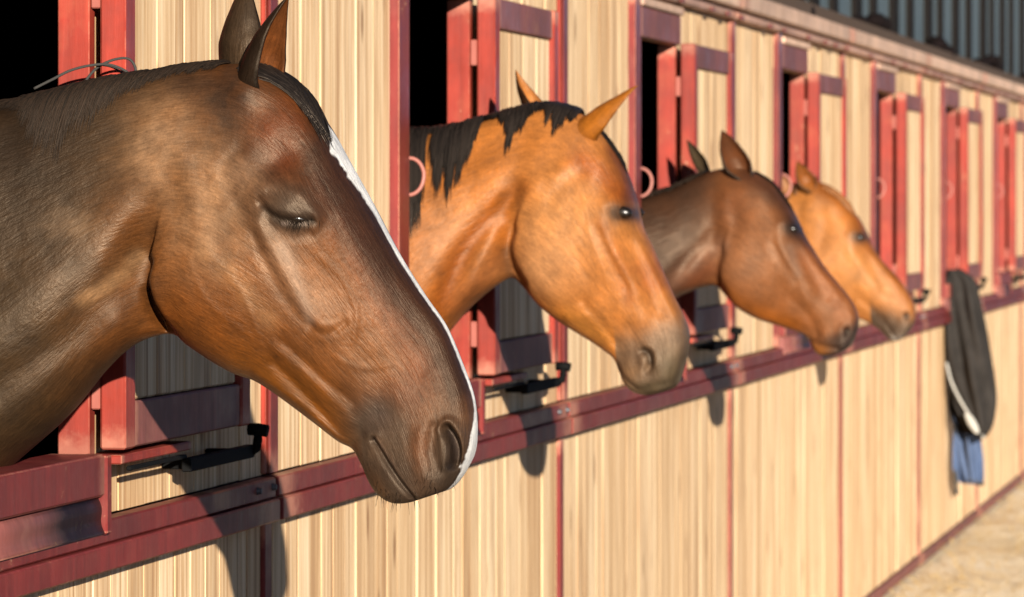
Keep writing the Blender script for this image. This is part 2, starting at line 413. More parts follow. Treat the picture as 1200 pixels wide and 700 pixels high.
def field(X, Y, f):
    k = f[0]
    if k == 'G':                                # cx, cy, sa, sb, angle, amount
        _, cx, cy, sa, sb, an, am = f; a = R(an)
        u = (X-cx)*math.cos(a)+(Y-cy)*math.sin(a); v = -(X-cx)*math.sin(a)+(Y-cy)*math.cos(a)
        return am*np.exp(-.5*((u/sa)**2+(v/sb)**2))
    if k == 'L':                                # line: points, sigma, amount (optional other-side sigma)
        pts, sg, am = f[1], f[2], f[3]; sg2 = f[4] if len(f) > 4 else sg; mg = 3.6*max(sg, sg2)
        key = id(pts)
        if key not in CRV: CRV[key] = (crv(pts, 4) if len(pts) > 2 else pts, pts)
        q = CRV[key][0]; xs = [p[0] for p in q]; ys = [p[1] for p in q]
        k = (X > min(xs)-mg) & (X < max(xs)+mg) & (Y > min(ys)-mg) & (Y < max(ys)+mg)
        out = np.zeros(X.shape)
        if k.any():
            d, s = polydist(X[k], Y[k], q); sig = np.where(s > 0, sg, sg2); out[k] = am*np.exp(-.5*(d/sig)**2)
        return out
WT_A = [0, 1, 2, 3, 4, 5, 6, 7, 8, 10, 12, 13, 14, 15, 16, 17, 18, 19, 20, 21, 22, 23]
WT = [[0, 90, 150, 180, 190, 190, 170, 110, 0], [0, 70, 120, 150, 165, 165, 150, 95, 0], [0, 45, 80, 110, 130, 140, 125, 80, 0],
      [0, 40, 70, 95, 115, 125, 112, 70, 0], [0, 36, 62, 85, 100, 106, 94, 60, 0], [0, 36, 60, 80, 92, 95, 84, 54, 0], [0, 38, 62, 78, 87, 88, 77, 50, 0],
      [0, 43, 70, 86, 93, 91, 78, 49, 0], [0, 48, 76, 91, 97, 95, 82, 52, 0], [0, 56, 86, 99, 102, 96, 80, 48, 0], [0, 58, 88, 102, 99, 86, 66, 40, 0],
      [0, 50, 78, 93, 90, 76, 56, 35, 0], [0, 41, 63, 78, 80, 66, 47, 29, 0], [0, 36, 54, 67, 70, 59, 42, 27, 0], [0, 33, 49, 60, 63, 55, 41, 27, 0],
      [0, 33, 49, 58, 60, 55, 43, 29, 0], [0, 34, 51, 59, 60, 56, 45, 31, 0], [0, 35, 52, 60, 60, 56, 46, 32, 0], [0, 35, 51, 59, 59, 54, 45, 31, 0],
      [0, 32, 47, 55, 55, 50, 41, 27, 0], [0, 24, 36, 43, 44, 41, 33, 22, 0], [0, 11, 17, 21, 22, 21, 17, 11, 0]]
CAMn = np.array(CAM); VN = np.array(VIEW); RN = np.array(RIGHT)
def fbm(x, y, seed, oct=4):
    r = np.random.RandomState(seed); o = 0; a = 1.0; f = 1.0
    for k in range(oct):
        for j in range(3):
            an = r.uniform(0, 2*math.pi); ph = r.uniform(0, 6.28)
            o = o+a*np.sin((x*math.cos(an)+y*math.sin(an))*f+ph+1.7*np.sin((x*math.sin(an)-y*math.cos(an))*f*.7+ph*2))
        a *= .5; f *= 2.1
    return o/5.0

class Horse:
    def __init__(s, xh, yaw, pairs, scale, n_len, n_rnd, feats, seed):
        s.F = np.array([-math.sin(yaw), -math.cos(yaw), 0.0]); s.N = np.array([-math.cos(yaw), math.sin(yaw), 0.0])
        s.O = np.array([xh, 0.0, 0.0]); s.scale = scale; s.seed = seed
        s.a = [p[0] for p in pairs]; k = np.arange(len(pairs)); s.k = k
        s.T = np.array([p[1] for p in pairs], float); s.B = np.array([p[2] for p in pairs], float)
        s.feats = feats; s.nl, s.nr = n_len, n_rnd
    def world(s, X, Y, lat):
        """photo point carried onto the plane the head and neck lie in, then moved sideways by lat metres"""
        d = VN[None, :]+RN[None, :]*((X-600)/FPX)[:, None]; d = d.copy(); d[:, 2] += -(Y-235)/FPX
        t = ((s.O-CAMn) @ s.N)/(d @ s.N); return CAMn+d*t[:, None]+s.N[None, :]*lat[:, None]
    def surf(s, kk, phi):
        """kk: section position, phi 0 at crest/forehead .. pi at throat, up to 2pi on the far side"""
        T = spl(s.k, s.T, kk); B = spl(s.k, s.B, kk); a = spl(s.k, s.a, kk)
        near = phi <= math.pi; pf = np.where(near, phi, 2*math.pi-phi); sg = np.where(near, 1.0, -1.0)
        W = spl(WT_A, WT, a)                       # (n,9)
        q = pf/math.pi*8; i = np.clip(np.floor(q).astype(int), 0, 7); t = q-i
        ext = np.concatenate([-W[:, 1:2], W, -W[:, 7:8]], axis=1)
        r = np.arange(len(kk)); p0, p1, p2, p3 = ext[r, i], ext[r, i+1], ext[r, i+2], ext[r, i+3]
        w = .5*((2*p1)+(-p0+p2)*t+(2*p0-5*p1+4*p2-p3)*t*t+(-p0+3*p1-3*p2+p3)*t**3)
        v = np.cos(pf)
        X = (T[:, 0]+B[:, 0])/2+(T[:, 0]-B[:, 0])/2*v; Y = (T[:, 1]+B[:, 1])/2+(T[:, 1]-B[:, 1])/2*v
        lat = w*.001*s.scale
        edge = np.clip(np.sin(pf)*2.2, 0, 1)
        df = np.zeros(len(kk))
        for f in s.feats: df += field(X, Y, f)
        lat = (lat+df*.001*s.scale*edge)*sg
        return X, Y, lat, a
    def body(s, colour):
        kk = np.linspace(0, s.k[-1], s.nl); ph = np.linspace(0, 2*math.pi, s.nr, endpoint=False)
        # finer rings about the brow and mouth regions come from the pair spacing itself
        K, PH = np.meshgrid(kk, ph, indexing='ij'); K = K.ravel(); PH = PH.ravel()
        X, Y, lat, a = s.surf(K, PH)
        g2 = lat.reshape(s.nl, s.nr)
        for _ in range(2):
            g2 = (np.roll(g2, 1, 1)+2*g2+np.roll(g2, -1, 1))/4; g2[1:-1] = (g2[:-2]+2*g2[1:-1]+g2[2:])/4
        lat = g2.ravel()
        P3 = s.world(X, Y, lat); kn = PH <= math.pi; s.XY = (X[kn], Y[kn], lat[kn])
        mpp = 1.0/(FPX/float((s.O-CAMn) @ VN))
        P3 = P3+(s.N[None, :]*(fbm(X*mpp*14, Y*mpp*14, s.seed)*.0022*np.sign(lat))[:, None])
        nl, nr = s.nl, s.nr; idx = np.arange(nl*nr).reshape(nl, nr)
        A = idx[:-1, :]; Bq = np.roll(idx, -1, 1)[:-1, :]; Cq = np.roll(idx, -1, 1)[1:, :]; D = idx[1:, :]
        quads = np.stack([A, D, Cq, Bq], -1).reshape(-1, 4).tolist()
        verts = P3.tolist(); c0 = P3[:nr].mean(0)-s.F*.12; c1 = P3[-nr:].mean(0)
        verts += [c0.tolist(), c1.tolist()]; n0 = nl*nr
        for j in range(nr):
            quads.append([n0, j, (j+1) % nr]); quads.append([n0+1, (nl-1)*nr+(j+1) % nr, (nl-1)*nr+j])
        col = colour(X, Y, np.abs(lat), a, PH)
        col = np.vstack([col, col[:nr].mean(0)[None], col[-nr:].mean(0)[None]])
        # distance along and round the body, the way the coat lies
        G = P3.reshape(nl, nr, 3); al = np.concatenate([np.zeros((1, nr)), np.cumsum(np.linalg.norm(np.diff(G, axis=0), axis=2), 0)], 0)
        al = np.repeat(al.mean(1)[:, None], nr, 1)*.35+al*.65
        rd = np.minimum(PH, 2*math.pi-PH).reshape(nl, nr)*.13
        flow = np.stack([al.ravel(), rd.ravel(), np.sign(lat+1e-9)*3], 1); flow = np.vstack([flow, flow[:1], flow[-1:]])
        s.verts, s.faces, s.col, s.flow = [verts], [quads], [col], [flow]; s.nv = len(verts)
    def add(s, verts, faces, col, flow):
        s.verts.append([list(v) for v in verts]); s.faces.append([[i+s.nv for i in f] for f in faces]); s.nv += len(verts)
        s.col.append(np.asarray(col)); s.flow.append(np.asarray(flow))
    def ear(s, base, tip, opening, Rm, latb, latt, c_out, c_in, bend=(0, 0), cup=125, prof=None, c_base=None):
        """a cupped leaf: base and tip in photo points with side offsets, opening = direction it faces"""
        n, m = 34, 22
        b = s.world(np.array([base[0]]), np.array([base[1]], float), np.array([latb]))[0]; t = s.world(np.array([tip[0]]), np.array([tip[1]], float), np.array([latt]))[0]
        L = np.linalg.norm(t-b); ax = (t-b)/L
        o = s.F*opening[0]+np.array([0, 0, 1.0])*opening[1]+s.N*opening[2]; o = o-ax*(o @ ax); o /= np.linalg.norm(o); e = np.cross(ax, o)
        up = np.array([0, 0, 1.0]); bd = s.F*bend[0]+up*bend[1]
        V = []; C = []; FL = []
        for side in (0, 1):
            for i in range(n):
                q = i/(n-1)
                rad = Rm*np.interp(q, [0, .12, .3, .45, .65, .8, .92, 1], prof or [.72, .84, 1, 1, .80, .55, .27, .02])
                a0 = R(cup)*np.interp(q, [0, .15, .35, .75, 1], [1.4, 1.25, .95, .72, .6])
                cpt = b+(t-b)*q+bd*math.sin(q*math.pi)*L
                rr = rad-(.0035+.002*(1-q) if side else 0)*min(1, rad/.006)
                for j in range(m):
                    al = -a0+2*a0*j/(m-1)
                    wv = 1+.02*math.sin(q*14+al*2)
                    V.append(cpt+(-o*math.cos(al)*rr*.82+e*math.sin(al)*rr)*wv+o*rad*.15)
                    rim = min(1, abs(al)/a0)**6
                    cc = np.array(c_in if side else c_out)*(1-.55*rim) if not side else np.array(c_in)*(1-.3*rim); 
                    if c_base is not None: cc = cc*min(1, q/.3)+np.array(c_base)*(1-min(1, q/.3))
                    C.append(cc); FL.append((q*L, al*.03, 1.5))
        Fc = []; N1 = n*m
        for i in range(n-1):
            for j in range(m-1):
                a_, b_, c_, d_ = i*m+j, i*m+j+1, (i+1)*m+j+1, (i+1)*m+j
                Fc.append([a_, b_, c_, d_]); Fc.append([N1+a_, N1+d_, N1+c_, N1+b_])
            for j in (0, m-1):
                a_, d_ = i*m+j, (i+1)*m+j
                Fc.append([a_, d_, N1+d_, N1+a_] if j == 0 else [a_, N1+a_, N1+d_, d_])
        for j in range(m-1):
            a_, b_ = (n-1)*m+j, (n-1)*m+j+1; Fc.append([a_, b_, N1+b_, N1+a_])
        s.add(V, Fc, C, FL)
    def build(s, root, mat):
        V = [v for g in s.verts for v in g]; Fq = [f for g in s.faces for f in g]
        me = bpy.data.meshes.new('body'); me.from_pydata(V, [], Fq); me.update()
        bm = bmesh.new(); bm.from_mesh(me); bmesh.ops.recalc_face_normals(bm, faces=bm.faces); bm.to_mesh(me); bm.free()
        ca = me.attributes.new('coat', 'FLOAT_COLOR', 'POINT'); c = np.vstack(s.col); c = np.hstack([np.clip(c, 0, 1), np.ones((len(c), 1))])
        ca.data.foreach_set('color', c.astype(np.float32).ravel())
        fa = me.attributes.new('flow', 'FLOAT_VECTOR', 'POINT'); fa.data.foreach_set('vector', np.vstack(s.flow).astype(np.float32).ravel())
        smooth(me); o = obj('body', me, mat, None); o.parent = root; o.matrix_parent_inverse = Matrix.Translation(-Vector(root.location))
        return o
    def attach(s, name, bm_or_me, mat, root):
        o = obj(name, bm_or_me, mat, None); o.parent = root; o.matrix_parent_inverse = Matrix.Translation(-Vector(root.location)); return o
    def strands(s, name, mat, root, specs, seed=1, w=.0022):
        """hair locks that lie on the body: (k0,k1, n, phi0, phi1 function of k, lean in k, lift)"""
        rg = np.random.RandomState(seed); V = []; Fc = []; seg = 9
        for (k0, k1, n, p0, p1, lean, lift, cl) in specs:
            centres = np.sort(rg.uniform(k0, k1, max(1, int(n/cl))))
            ks = rg.uniform(k0, k1, n); near = centres[np.argmin(np.abs(ks[:, None]-centres[None]), 1)]
            t = np.linspace(0, 1, seg)[None, :]; c_ = lambda z: np.asarray(z)[:, None]
            a0 = rg.uniform(p0[0], p0[1], n); cr = rg.uniform(.55, 1.05, len(centres)); ci = np.argmin(np.abs(ks[:, None]-centres[None]), 1)
            e1 = np.interp(ks, np.linspace(k0, k1, len(p1)), p1)*cr[ci]*rg.uniform(.85, 1.06, n)
            kp = c_(ks)+lean*t*c_(rg.uniform(.8, 1.2, n))+c_(near-ks)*.6*t**1.5+c_(rg.normal(0, .04, n))*t+.04*np.sin(t*5+c_(rg.uniform(0, 6, n)))*t
            kp = np.clip(kp, 0, s.k[-1]); ph = np.radians(c_(a0)+(c_(e1)-c_(a0))*t); ph = np.where(ph < 0, 2*math.pi+ph, ph)
            kf = kp.ravel(); X, Y, lat, a = s.surf(kf, ph.ravel()); Pt = s.world(X, Y, lat)
            Tk, Bk = spl(s.k, s.T, kf), spl(s.k, s.B, kf); cen = s.world((Tk[:, 0]+Bk[:, 0])/2, (Tk[:, 1]+Bk[:, 1])/2, lat*0)
            nrm = Pt-cen; nrm[:, 0] *= 2.5; nrm /= np.linalg.norm(nrm, axis=1)[:, None]
            off = lift*(.3+.7*c_(rg.random_sample(n)))*np.sin(np.clip(t*1.15+.25, 0, 1)*math.pi*.62)
            Pt = (Pt+nrm*off.ravel()[:, None]).reshape(n, seg, 3); nrm = nrm.reshape(n, seg, 3)
            tg = np.gradient(Pt, axis=1); tg /= np.linalg.norm(tg, axis=2)[..., None]+1e-9; sd = np.cross(tg, nrm)
            wid = (w*c_(rg.uniform(.6, 1.3, n))*(1-t**2.2*.93))[..., None]
            VV = np.stack([Pt+sd*wid, Pt+nrm*wid*.9, Pt-sd*wid], 2).reshape(-1, 3); b = len(V); V += VV.tolist()
            for j in range(n):
                for i in range(seg-1):
                    q = b+(j*seg+i)*3; Fc += [[q, q+1, q+4, q+3], [q+1, q+2, q+5, q+4]]
        me = bpy.data.meshes.new(name); me.from_pydata(V, [], Fc); smooth(me)
        return s.attach(name, me, mat, root)
    def lat_at(s, px, py):
        X, Y, L = s.XY; i = np.argmin((X-px)**2+(Y-py)**2); return float(L[i])
    def eye(s, root, px, py, rx, ry, rl, ang, sink, mat):
        """wet eyeballs bedded between the lids, one per side"""
        lat = s.lat_at(px, py)-sink; up = np.array([0, 0, 1.0]); ca, sa = math.cos(R(ang)), math.sin(R(ang))
        u = Vector((s.F*ca-up*sa).tolist()); v = Vector((s.F*sa+up*ca).tolist()); w = Vector(s.N.tolist())
        for sd in (1, -1):
            c = Vector(s.world(np.array([px], float), np.array([py], float), np.array([lat if sd > 0 else -(lat-.024)]))[0].tolist())
            bm = bmesh.new(); bmesh.ops.create_uvsphere(bm, u_segments=28, v_segments=18, radius=1)
            for q in bm.verts: q.co = c+u*(q.co.x*rx)+v*(q.co.y*ry)+w*(q.co.z*rl)
            for f in bm.faces: f.smooth = True
            s.attach('eye', bm, mat, root)

def coat_material(name, rough=.42, spec=.5, streak=.35, sheen=0.0, mott=.5):
    nt = NT(name); at = nt.n('ShaderNodeAttribute', attribute_name='coat'); fl = nt.n('ShaderNodeAttribute', attribute_name='flow')
    v = fl.outputs['Vector']; g = nt.n('ShaderNodeNewGeometry'); p = g.outputs['Position']
    hair = nt.noise(v, 1.0, 5, 0.65, (60, 420, 1)); hair2 = nt.noise(v, 1.0, 4, 0.6, (22, 110, 1)); patch = nt.noise(p, 17, 6, 0.62); fine = nt.noise(p, 260, 3, 0.6)
    f = nt.ramp(hair, [(0.3, (1-streak,)*3), (0.7, (1+streak*.6,)*3)]); c = nt.mix(1.0, at.outputs['Color'], f, 'MULTIPLY')
    c = nt.mix(1.0, c, nt.ramp(hair2, [(0.32, (1-streak*.7,)*3), (0.68, (1+streak*.5,)*3)]), 'MULTIPLY')
    c = nt.mix(1.0, c, nt.ramp(patch, [(0.3, (1-.5*mott, 1-.5*mott, 1-.46*mott)), (0.5, (1, 1, 1)), (0.70, (1+.5*mott, 1+.42*mott, 1+.3*mott))]), 'MULTIPLY')
    c = nt.mix(1.0, c, nt.ramp(fine, [(0.3, (.86,)*3), (0.7, (1.12,)*3)]), 'MULTIPLY')
    nt.l(c, nt.b.inputs['Base Color']); nt.b.inputs['Specular IOR Level'].default_value = spec
    nt.l(nt.ramp(patch, [(0.3, (rough+.1,)*3), (0.7, (rough-.05,)*3)]), nt.b.inputs['Roughness'])
    nt.b.inputs['Specular Tint'].default_value = (1.0, .78, .58, 1)
    nt.val('Sheen Weight', sheen); nt.val('Sheen Roughness', .4)
    h = nt.math('ADD', nt.math('MULTIPLY', hair, .6), nt.math('ADD', nt.math('MULTIPLY', hair2, .9), nt.math('MULTIPLY', patch, 1.6)))
    nt.bump(h, .5, .003); return nt.m
def hair_material(name, c0, c1, rough=.42):
    nt = NT(name); g = nt.n('ShaderNodeNewGeometry'); c = nt.ramp(g.outputs['Random Per Island'], [(0, c0), (1, c1)])
    nt.l(c, nt.b.inputs['Base Color']); nt.val('Roughness', rough); nt.b.inputs['Specular IOR Level'].default_value = .28; nt.b.inputs['Specular Tint'].default_value = (1, .8, .62, 1); return nt.m
def eye_material():
    nt = NT('dark_wet_eye'); nt.b.inputs['Base Color'].default_value = (.006, .004, .003, 1); nt.val('Roughness', .3); nt.b.inputs['Specular IOR Level'].default_value = .6
    v, _ = posvec(nt, False); n = nt.noise(v, 120, 3); nt.l(nt.ramp(n, [(.3, (.004, .003, .002)), (.7, (.012, .007, .004))]), nt.b.inputs['Base Color']); return nt.m
EYE = eye_material()
KE = 1.75
DK = [1.0, 0.0]
def dc(r, g, b):
    c = np.array(lin((r, g, b))); l = c @ np.array([.3, .6, .1]); return (c*(1-DK[1])+l*DK[1])*DK[0]/KE
def paint(col, X, Y, fld, c, amt=1.0):
    m = np.clip(fld, 0, 1)[:, None]*amt; return col*(1-m)+np.asarray(c)[None, :]*m

# ------------------------------------------------------------ horse 1: dark bay with a white blaze, dozing
PA1 = [(0, (-330, 150), (-330, 800)), (1, (-150, 132), (-150, 690)), (2, (0, 122), (5, 552)), (3, (60, 110), (75, 490)), (4, (120, 96), (120, 436)), (5, (170, 88), (150, 409)),
       (6, (215, 79), (176, 396)), (7, (262, 75), (203, 392)), (8, (300, 77), (226, 408)), (9, (328, 88), (250, 424)), (10, (357, 110), (275, 438)), (11, (384, 147), (298, 446)),
       (12, (404, 183), (318, 458)), (13, (434, 236), (340, 474)), (14, (468, 299), (370, 497)), (15, (497, 345), (396, 517)), (16, (523, 383), (414, 527)), (17, (543, 430), (425, 545)),
       (18, (555, 465), (433, 563)), (19, (558, 495), (442, 577)), (20, (556, 525), (455, 587)), (21, (546, 550), (468, 590)), (22, (530, 571), (484, 588)), (23, (512, 579), (497, 583))]
FE1 = [('G', 357, 240, 30, 19, 25, 11), ('L', [(320, 226), (345, 219), (372, 230), (390, 252)], 6, 5), ('G', 357, 243, 15, 9, 22, 5),
       ('L', [(325, 236), (340, 251), (360, 258), (388, 259)], 2.4, -6), ('L', [(332, 255), (352, 267), (382, 270)], 2.6, -2.5), ('L', [(335, 265), (355, 277), (384, 276)], 3, -2.5), ('L', [(332, 232), (350, 240), (372, 246)], 1.8, -2.5), ('L', [(336, 226), (355, 231), (376, 240)], 1.8, -2), ('L', [(386, 246), (392, 256), (386, 268)], 2.5, 3), ('L', [(340, 257), (362, 264), (384, 264)], 1.5, 3),
       ('G', 344, 188, 17, 15, 0, -10), ('L', [(330, 214), (350, 210), (372, 222)], 7, 3), ('G', 303, 104, 17, 17, 0, 16),
       ('L', [(322, 262), (345, 303), (370, 350), (392, 380)], 8, 6), ('L', [(318, 272), (338, 318), (360, 358), (378, 380)], 4.5, -3.5),
       ('L', [(378, 378), (390, 388), (405, 387), (419, 377)], 2.2, -4), ('L', [(396, 371), (408, 374), (414, 368)], 2, -2),
       ('G', 402, 330, 18, 32, -28, -5), ('L', [(415, 255), (448, 318), (482, 385), (505, 430)], 9, 3.5),
       ('G', 255, 325, 60, 62, 0, 10), ('L', [(190, 306), (185, 326), (188, 349), (197, 371), (209, 392)], 22, -34, 4), ('L', [(185, 340), (188, 362), (197, 384)], 4, -24),
       ('L', [(192, 240), (190, 270), (188, 296)], 12, -5), ('G', 232, 250, 20, 40, -20, -5), ('L', [(215, 150), (240, 205), (250, 260), (265, 310)], 9, 3),
       ('G', 207, 175, 26, 38, 20, 9), ('L', [(-60, 520), (40, 440), (110, 385), (165, 320), (185, 270)], 13, -9), ('L', [(-60, 440), (60, 350), (140, 280), (190, 220)], 26, 7),
       ('L', [(120, 430), (150, 375), (185, 345)], 9, 4), ('G', 165, 380, 12, 9, 0, 5),
       ('L', [(345, 400), (385, 437), (424, 470)], 4.5, -3.5), ('L', [(333, 424), (372, 468), (414, 520)], 5, -5), ('L', [(338, 405), (378, 447), (420, 494)], 6, 3), ('L', [(310, 438), (355, 470), (408, 517)], 5, 3),
       ('L', [(446, 513), (457, 530), (474, 556), (494, 584)], 2.3, -9), ('L', [(440, 508), (450, 508)], 4, 3), ('G', 452, 553, 14, 26, -28, 5), ('G', 492, 540, 18, 26, -30, 4),
       ('L', [(524, 501), (534, 491), (544, 500), (550, 518), (549, 536)], 3.2, 7), ('L', [(531, 500), (539, 512), (543, 528), (540, 543)], 3.6, -20), ('L', [(527, 510), (531, 528), (531, 545)], 4, 4), ('L', [(519, 500), (515, 524), (521, 546)], 5, -6), ('L', [(503, 505), (503, 530), (508, 555)], 6, 3),
       ('L', [(430, 400), (452, 440), (462, 480)], 12, -3), ('G', 480, 460, 22, 20, 0, 4),
       ('L', [(392, 300), (415, 322), (432, 362), (428, 400)], 2.2, 1.5), ('L', [(410, 420), (440, 430), (470, 425)], 2.2, 1.3), ('L', [(262, 290), (300, 335), (320, 390)], 2.4, 1.4),
       ('L', [(240, 300), (262, 350), (300, 385)], 2.2, 1.2), ('L', [(300, 175), (280, 200), (300, 240)], 6, -3)]
def col1(X, Y, lat, a, ph):
    DK[:] = [.47, -.14]
    c = np.tile(dc(146, 92, 56), (len(X), 1)); g = lambda *z: field(X, Y, ('G',)+z+(1.0,)); L = lambda p, s: field(X, Y, ('L', p, s, 1.0))
    n = fbm(X*.05, Y*.05, 5); n2 = fbm(X*.15, Y*.15, 9)
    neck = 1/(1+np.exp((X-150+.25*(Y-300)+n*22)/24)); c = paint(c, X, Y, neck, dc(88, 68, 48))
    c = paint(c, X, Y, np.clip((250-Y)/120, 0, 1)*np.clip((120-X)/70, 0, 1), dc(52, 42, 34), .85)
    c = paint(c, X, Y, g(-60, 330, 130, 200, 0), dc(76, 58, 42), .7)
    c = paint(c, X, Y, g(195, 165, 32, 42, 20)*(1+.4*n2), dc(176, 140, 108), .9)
    c = paint(c, X, Y, g(262, 235, 52, 60, 30)*(1+.5*n2), dc(178, 138, 104), .75); c = paint(c, X, Y, g(270, 375, 70, 50, 20), dc(148, 88, 46), .7)  # pale cheek patch puts broad coat sheen into the colour
    c = paint(c, X, Y, L([(215, 150), (235, 240), (232, 300)], 16), dc(150, 98, 58), .5); c = paint(c, X, Y, g(180, 265, 22, 60, 0), dc(142, 88, 48), .5)
    c = paint(c, X, Y, L([(290, 440), (350, 450), (415, 505)], 22), dc(150, 92, 44), .7)
    c = paint(c, X, Y, L([(330, 270), (350, 310), (372, 345)], 18)*(1+.3*n2), dc(178, 140, 112), .65); c = paint(c, X, Y, g(395, 330, 22, 30, -30), dc(165, 104, 62), .6)
    c = paint(c, X, Y, L([(395, 215), (440, 300), (480, 380), (505, 430)], 15)*(1+.3*n2), dc(140, 72, 40), .8)
    c = paint(c, X, Y, g(430, 415, 42, 24, 35)*(1+.4*n2), dc(172, 116, 78), .6); c = paint(c, X, Y, g(500, 455, 26, 22, 0)*(1+.4*n), dc(140, 76, 45), .8)
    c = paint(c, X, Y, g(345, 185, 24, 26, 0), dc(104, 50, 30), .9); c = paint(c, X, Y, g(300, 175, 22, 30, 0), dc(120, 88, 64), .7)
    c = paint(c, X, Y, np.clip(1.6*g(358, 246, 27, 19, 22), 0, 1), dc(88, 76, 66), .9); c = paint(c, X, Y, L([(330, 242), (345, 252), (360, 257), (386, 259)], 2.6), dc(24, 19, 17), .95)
    c = paint(c, X, Y, L([(352, 262), (380, 262)], 1.3), dc(170, 150, 140), .7)
    mz = np.clip(1.5*L([(455, 500), (462, 560), (500, 570)], 26)+1.0*g(535, 520, 26, 36, 0), 0, 1); c = paint(c, X, Y, mz*(1-.15*n), dc(104, 88, 74), .92)
    c = paint(c, X, Y, g(503, 522, 9, 30, 0)*(1+.3*n2), dc(140, 86, 56), .7); c = paint(c, X, Y, g(455, 480, 22, 20, 0), dc(100, 86, 80), .6)
    c = paint(c, X, Y, g(448, 568, 8, 14, -30), dc(150, 100, 60), .7)
    c = paint(c, X, Y, L([(446, 513), (458, 530), (475, 557), (494, 583)], 1.8), dc(40, 28, 24), .9); c = paint(c, X, Y, L([(451, 512), (462, 528), (480, 556), (496, 577)], 1.3), dc(200, 170, 150), .5)  # dark mouth line, then a lip highlight painted in beside it
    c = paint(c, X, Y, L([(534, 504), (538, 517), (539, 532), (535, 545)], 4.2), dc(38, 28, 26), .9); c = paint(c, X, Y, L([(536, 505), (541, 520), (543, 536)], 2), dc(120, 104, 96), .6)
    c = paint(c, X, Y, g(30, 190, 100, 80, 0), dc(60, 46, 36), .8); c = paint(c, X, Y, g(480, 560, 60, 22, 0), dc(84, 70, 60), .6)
    c = paint(c, X, Y, g(285, 120, 30, 30, 0)*(1+.4*n2), dc(76, 60, 50), .92); c = paint(c, X, Y, g(318, 190, 16, 26, 0)*(1+.4*n2), dc(92, 66, 50), .7); c = paint(c, X, Y, L([(300, 232), (318, 262), (326, 290)], 7), dc(96, 64, 44), .6); c = paint(c, X, Y, g(345, 148, 26, 30, 25)*(1+.3*n2), dc(124, 66, 42), .8); c = paint(c, X, Y, g(240, 100, 34, 12, 0), dc(74, 54, 42), .7)
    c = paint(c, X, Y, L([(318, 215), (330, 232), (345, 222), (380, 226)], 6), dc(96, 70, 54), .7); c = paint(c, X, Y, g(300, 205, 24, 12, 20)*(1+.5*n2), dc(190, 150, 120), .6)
    c = paint(c, X, Y, g(205, 170, 20, 30, 20)*(1+.6*n2), dc(222, 178, 142), .6); c = paint(c, X, Y, g(265, 262, 22, 40, 5)*(1+.6*n2), dc(214, 172, 138), .5); c = paint(c, X, Y, g(105, 262, 20, 12, 0)*(1+.5*n2), dc(180, 146, 116), .5)  # pale patches here and just below are sheen painted into the coat
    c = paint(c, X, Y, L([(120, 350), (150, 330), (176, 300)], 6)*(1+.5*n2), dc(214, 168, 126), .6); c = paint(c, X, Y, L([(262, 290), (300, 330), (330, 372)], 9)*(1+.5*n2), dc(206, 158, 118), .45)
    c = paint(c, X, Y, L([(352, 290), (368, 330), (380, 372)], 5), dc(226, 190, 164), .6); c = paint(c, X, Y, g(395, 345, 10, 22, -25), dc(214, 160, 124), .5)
    front = np.clip((1.05-np.minimum(ph, 2*math.pi-ph))/.35, 0, 1)
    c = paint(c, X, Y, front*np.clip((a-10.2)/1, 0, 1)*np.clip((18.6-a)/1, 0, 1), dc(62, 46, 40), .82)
    blw = np.interp(a, [10.9, 11.2, 11.7, 12.4, 13.2, 15, 17, 18.5, 19.3, 20.2, 21, 22, 23], [0, .020, .046, .036, .017, .013, .011, .009, .024, .036, .026, .020, .02])*(1+.14*n2+.10*fbm(X*.6, Y*.6, 77))
    top = np.minimum(ph, 2*math.pi-ph) < np.interp(a, [0, 20, 23], [1.35, 1.2, 1.5])
    c = paint(c, X, Y, np.clip((blw-lat+.002)/.006, 0, 1)*top*(a > 10.9)*(np.hypot((X-538)/9, (Y-524)/26) > 1), np.array([.66, .65, .63]))
    return c
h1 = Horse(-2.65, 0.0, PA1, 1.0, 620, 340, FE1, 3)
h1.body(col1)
dk, lt = dc(58, 44, 34), dc(150, 92, 58)
h1.ear((276, 112), (280, -26), (.72, .1, -.75), .042, -.03, -.055, dc(88, 70, 54), dc(80, 56, 40), (-.03, 0), 124)
h1.ear((298, 128), (353, -3), (.80, -.30, .20), .041, .020, .074, dk, lt, (-.035, -.02), 118, None, dc(78, 56, 43))
root1 = thing('horse', 'dark bay horse dozing with half closed eye and white blaze, nearest head at left', 'horse', (-2.65, .5, .03), 'horses looking out of the stable windows')
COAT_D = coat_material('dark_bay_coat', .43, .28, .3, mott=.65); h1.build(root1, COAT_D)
h1.eye(root1, 366, 255, .016, .0075, .009, 14, .0085, EYE)
HB = hair_material('dark_brown_mane_hair', (.005, .004, .0035), (.020, .012, .008), .6); HK = hair_material('black_mane_hair', (.004, .0035, .0035), (.016, .012, .010), .36)
h1.strands('mane', HB, root1, [(2.5, 5.2, 1500, (-22, 14), (20, 44, 56, 50, 40, 30), -.30, .008, 7), (4.6, 7.2, 900, (-22, 8), (38, 28, 24, 20), -.3, .006, 8), (.6, 2.8, 500, (-22, 10), (20, 24, 26), -.2, .006, 8)], 3, .0012)
h1.strands('forelock', HK, root1, [(7.6, 8.6, 330, (-28, 22), (22, 20), 2.6, .007, 12), (8.3, 9.6, 230, (-26, 20), (20, 18), 1.9, .006, 12)], 5, .0018)

